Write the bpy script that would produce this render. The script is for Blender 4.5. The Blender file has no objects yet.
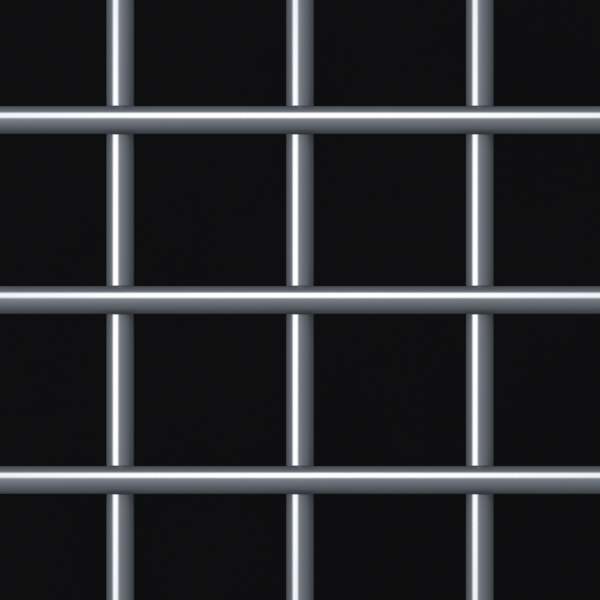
import bpy, bmesh, math
from mathutils import Matrix, Vector

scene = bpy.context.scene
COL = scene.collection

# ---------------------------------------------------------------- measures
BAR_R = 0.01085                    # round bar, just under 22 mm
PITCH = 0.1414                     # grid spacing seen in the photo
FRAME = PITCH * 600 / 180.0        # width of the picture in the plane of the bars
LAP = BAR_R * 0.95                 # cross bars sit this far in front of the uprights
CAM_D = 9.0

# ---------------------------------------------------------------- camera (looks along +Y, Z up)
cam = bpy.data.cameras.new('camera')
cam_o = bpy.data.objects.new('camera', cam)
COL.objects.link(cam_o)
cam_o.location = (0, -CAM_D, 0)
cam_o.rotation_euler = (math.radians(90), 0, 0)
cam.sensor_width = 36
cam.lens = 36 * CAM_D / FRAME
cam.clip_start = 0.1
cam.clip_end = 100
scene.camera = cam_o

# ---------------------------------------------------------------- world: a dim studio, lighter in front of the bars than behind them
world = bpy.data.worlds.new('World')
scene.world = world
world.use_nodes = True
bg = world.node_tree.nodes['Background']
bg.inputs['Color'].default_value = (0.9, 0.95, 1.0, 1)
ROOM = 0.9
wnt = world.node_tree
wtc = wnt.nodes.new('ShaderNodeTexCoord')
wsep = wnt.nodes.new('ShaderNodeSeparateXYZ')
wmap = wnt.nodes.new('ShaderNodeMapRange')
wmap.inputs['From Min'].default_value = 1.0        # straight behind the grille
wmap.inputs['From Max'].default_value = -1.0       # straight in front of it
wmap.inputs['To Min'].default_value = 0.11
wmap.inputs['To Max'].default_value = ROOM
wnt.links.new(wtc.outputs['Generated'], wsep.inputs[0])
wnt.links.new(wsep.outputs['Y'], wmap.inputs['Value'])
wnt.links.new(wmap.outputs['Result'], bg.inputs['Strength'])

scene.view_settings.view_transform = 'Standard'
scene.view_settings.look = 'None'
scene.view_settings.exposure = 0
scene.view_settings.gamma = 1


# ---------------------------------------------------------------- lamps
def softbox(name, direction, across, along, long_axis, watts, hot=0.0, colour=(1, 1, 1), dist=5.0):
    """A rectangular studio softbox facing the grille; it is brightest in the middle of its short side."""
    d = Vector(direction).normalized()
    la = bpy.data.lights.new(name, 'AREA')
    la.shape = 'RECTANGLE'
    la.size, la.size_y = across, along
    la.energy = watts
    la.color = colour
    o = bpy.data.objects.new(name, la)
    COL.objects.link(o)
    zax = d
    yax = (Vector(long_axis) - Vector(long_axis).dot(zax) * zax).normalized()
    xax = yax.cross(zax)
    m = Matrix((xax, yax, zax)).transposed().to_4x4()
    m.translation = d * dist
    o.matrix_world = m
    if hot:
        la.use_nodes = True
        nt = la.node_tree
        em = nt.nodes['Emission']
        g = nt.nodes.new('ShaderNodeNewGeometry')
        sx = nt.nodes.new('ShaderNodeSeparateXYZ')
        nt.links.new(g.outputs['Parametric'], sx.inputs[0])

        def math_node(op, a, b):
            n = nt.nodes.new('ShaderNodeMath')
            n.operation = op
            for k, v in enumerate((a, b)):
                if isinstance(v, (int, float)):
                    n.inputs[k].default_value = v
                else:
                    nt.links.new(v, n.inputs[k])
            return n.outputs[0]
        c = math_node('SUBTRACT', sx.outputs['X'], 0.5)
        c = math_node('MULTIPLY', c, 2.0)
        c = math_node('MULTIPLY', c, c)
        c = math_node('MULTIPLY', c, hot)
        c = math_node('SUBTRACT', 1.0, c)
        e = math_node('SUBTRACT', sx.outputs['Y'], 0.5)
        e = math_node('ABSOLUTE', math_node('MULTIPLY', e, 2.0), 0.0)
        e = math_node('SUBTRACT', 1.0, math_node('POWER', e, 6.0))      # the cloth dims towards its two ends
        nt.links.new(math_node('MULTIPLY', c, e), em.inputs['Strength'])
    return o


A0, A1 = math.radians(14.0), math.radians(66.5)     # what the bars mirror: from 15 to 68 degrees off axis
AM, AH = (A0 + A1) / 2, (A1 - A0) / 2
LONG = 2 * 5.0 * math.tan(AH)
KEY_W = 500
softbox('softbox_side', (-math.sin(AM), -math.cos(AM), 0), 1.55, LONG, (1, 0, 0), KEY_W, hot=1.0)
softbox('softbox_top', (0, -math.cos(AM), math.sin(AM)), 1.55, LONG, (0, 0, 1), KEY_W, hot=1.0)


# ---------------------------------------------------------------- materials
def principled(name):
    m = bpy.data.materials.new(name)
    m.use_nodes = True
    return m, m.node_tree, m.node_tree.nodes['Principled BSDF']


# satin polished steel: a broad soft sheen and, over it, a tight polish
steel, nt, p = principled('satin_steel')
p.inputs['Base Color'].default_value = (0.148, 0.163, 0.194, 1)
p.inputs['Metallic'].default_value = 1.0
p.inputs['Roughness'].default_value = 0.75
polish = nt.nodes.new('ShaderNodeBsdfGlossy')
polish.inputs['Color'].default_value = (0.125, 0.125, 0.126, 1)
polish.inputs['Roughness'].default_value = 0.235
mix = nt.nodes.new('ShaderNodeMixShader')
mix.inputs['Fac'].default_value = 0.5
nt.links.new(p.outputs[0], mix.inputs[1])
nt.links.new(polish.outputs[0], mix.inputs[2])
nt.links.new(mix.outputs[0], nt.nodes['Material Output'].inputs['Surface'])

black, nt, p = principled('matt_black_wall')
no = nt.nodes.new('ShaderNodeTexNoise')
no.inputs['Scale'].default_value = 6.0
no.inputs['Detail'].default_value = 3.0
tc = nt.nodes.new('ShaderNodeTexCoord')
ra = nt.nodes.new('ShaderNodeValToRGB')
ra.color_ramp.elements[0].color = (0.0026, 0.0026, 0.0029, 1)
ra.color_ramp.elements[1].color = (0.0030, 0.0030, 0.0033, 1)
nt.links.new(tc.outputs['Object'], no.inputs['Vector'])
nt.links.new(no.outputs['Fac'], ra.inputs['Fac'])
nt.links.new(ra.outputs['Color'], p.inputs['Base Color'])
p.inputs['Roughness'].default_value = 1.0
p.inputs['Specular IOR Level'].default_value = 0.0


# ---------------------------------------------------------------- setting: the dark wall behind
def mesh_object(name, bm, mat, parent=None):
    me = bpy.data.meshes.new(name)
    bm.to_mesh(me)
    bm.free()
    me.materials.append(mat)
    o = bpy.data.objects.new(name, me)
    COL.objects.link(o)
    o.parent = parent
    return o


bm = bmesh.new()
bmesh.ops.create_cube(bm, size=1.0)
bmesh.ops.scale(bm, vec=(4, 0.1, 4), verts=bm.verts)
wall = mesh_object('background', bm, black)
wall.location = (0, 2.5, 0)
wall['kind'] = 'structure'
wall['label'] = 'plain black background behind the steel bars'


# ---------------------------------------------------------------- the grille
def round_bar(length, segs=96):
    """A round bar along local Z with rounded ends and smooth shading."""
    bm = bmesh.new()
    prof = [(0.0, -length / 2), (BAR_R - 0.0015, -length / 2), (BAR_R - 0.0004, -length / 2 + 0.0004),
            (BAR_R, -length / 2 + 0.0015), (BAR_R, -length / 2 + 0.004), (BAR_R, -length / 2 + 0.008)]
    prof += [(r, -z) for r, z in reversed(prof)]
    rings = []
    for r, z in prof:
        if r == 0:
            rings.append([bm.verts.new((0, 0, z))])
        else:
            rings.append([bm.verts.new((r * math.cos(2 * math.pi * k / segs), r * math.sin(2 * math.pi * k / segs), z))
                          for k in range(segs)])
    for a, b in zip(rings, rings[1:]):
        for k in range(segs):
            k2 = (k + 1) % segs
            if len(a) == 1:
                bm.faces.new((a[0], b[k2], b[k]))
            elif len(b) == 1:
                bm.faces.new((a[k], a[k2], b[0]))
            else:
                bm.faces.new((a[k], a[k2], b[k2], b[k]))
    bmesh.ops.recalc_face_normals(bm, faces=bm.faces)
    for f in bm.faces:
        f.smooth = True
    return bm


BAR_LEN = FRAME * 2.2
grille = bpy.data.objects.new('bar_grille', None)
COL.objects.link(grille)
grille['label'] = 'polished steel grille of round upright and cross bars before a black background'
grille['category'] = 'grille'

up = mesh_object('upright_bar', round_bar(BAR_LEN), steel, grille)
cr = mesh_object('cross_bar', round_bar(BAR_LEN), steel, grille)
for i, k in enumerate((-1, 0, 1)):
    u = up if i == 0 else up.copy()
    c = cr if i == 0 else cr.copy()
    if i:
        COL.objects.link(u)
        COL.objects.link(c)
    u.parent = c.parent = grille
    u.location = (k * PITCH, LAP, 0)
    c.location = (0, 0, k * PITCH)
    c.rotation_euler = (0, math.radians(90), 0)

# a thin dark bead, added as contact shade, follows the line where each upright meets a cross bar
shade_mat, nt, p = principled('dark_contact_shade')  # near-black tone stands in for shade in the crevice
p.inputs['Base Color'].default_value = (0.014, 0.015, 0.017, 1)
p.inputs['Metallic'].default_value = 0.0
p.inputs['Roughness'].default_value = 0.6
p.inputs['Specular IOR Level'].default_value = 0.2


def contact_shade(bead=0.0005, n=72, segs=10):  # dark tube drawing the contact shade around one crossing
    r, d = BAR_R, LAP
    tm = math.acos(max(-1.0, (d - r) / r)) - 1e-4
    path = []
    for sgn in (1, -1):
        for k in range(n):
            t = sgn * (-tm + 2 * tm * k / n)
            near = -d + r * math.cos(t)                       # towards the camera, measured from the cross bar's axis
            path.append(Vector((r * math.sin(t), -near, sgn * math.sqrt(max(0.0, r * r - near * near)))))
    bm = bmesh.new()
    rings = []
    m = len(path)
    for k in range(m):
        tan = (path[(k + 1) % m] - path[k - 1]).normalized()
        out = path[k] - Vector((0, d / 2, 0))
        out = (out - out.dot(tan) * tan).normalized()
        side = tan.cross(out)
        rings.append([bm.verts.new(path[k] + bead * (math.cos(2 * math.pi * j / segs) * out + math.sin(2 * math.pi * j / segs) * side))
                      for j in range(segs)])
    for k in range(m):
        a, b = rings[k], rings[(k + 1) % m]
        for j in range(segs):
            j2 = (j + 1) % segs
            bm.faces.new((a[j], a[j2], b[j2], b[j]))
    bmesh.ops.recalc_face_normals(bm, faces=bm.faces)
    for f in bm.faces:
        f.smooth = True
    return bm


shade_bead = mesh_object('contact_shade', contact_shade(), shade_mat, grille)
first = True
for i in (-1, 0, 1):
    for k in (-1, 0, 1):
        w = shade_bead if first else shade_bead.copy()
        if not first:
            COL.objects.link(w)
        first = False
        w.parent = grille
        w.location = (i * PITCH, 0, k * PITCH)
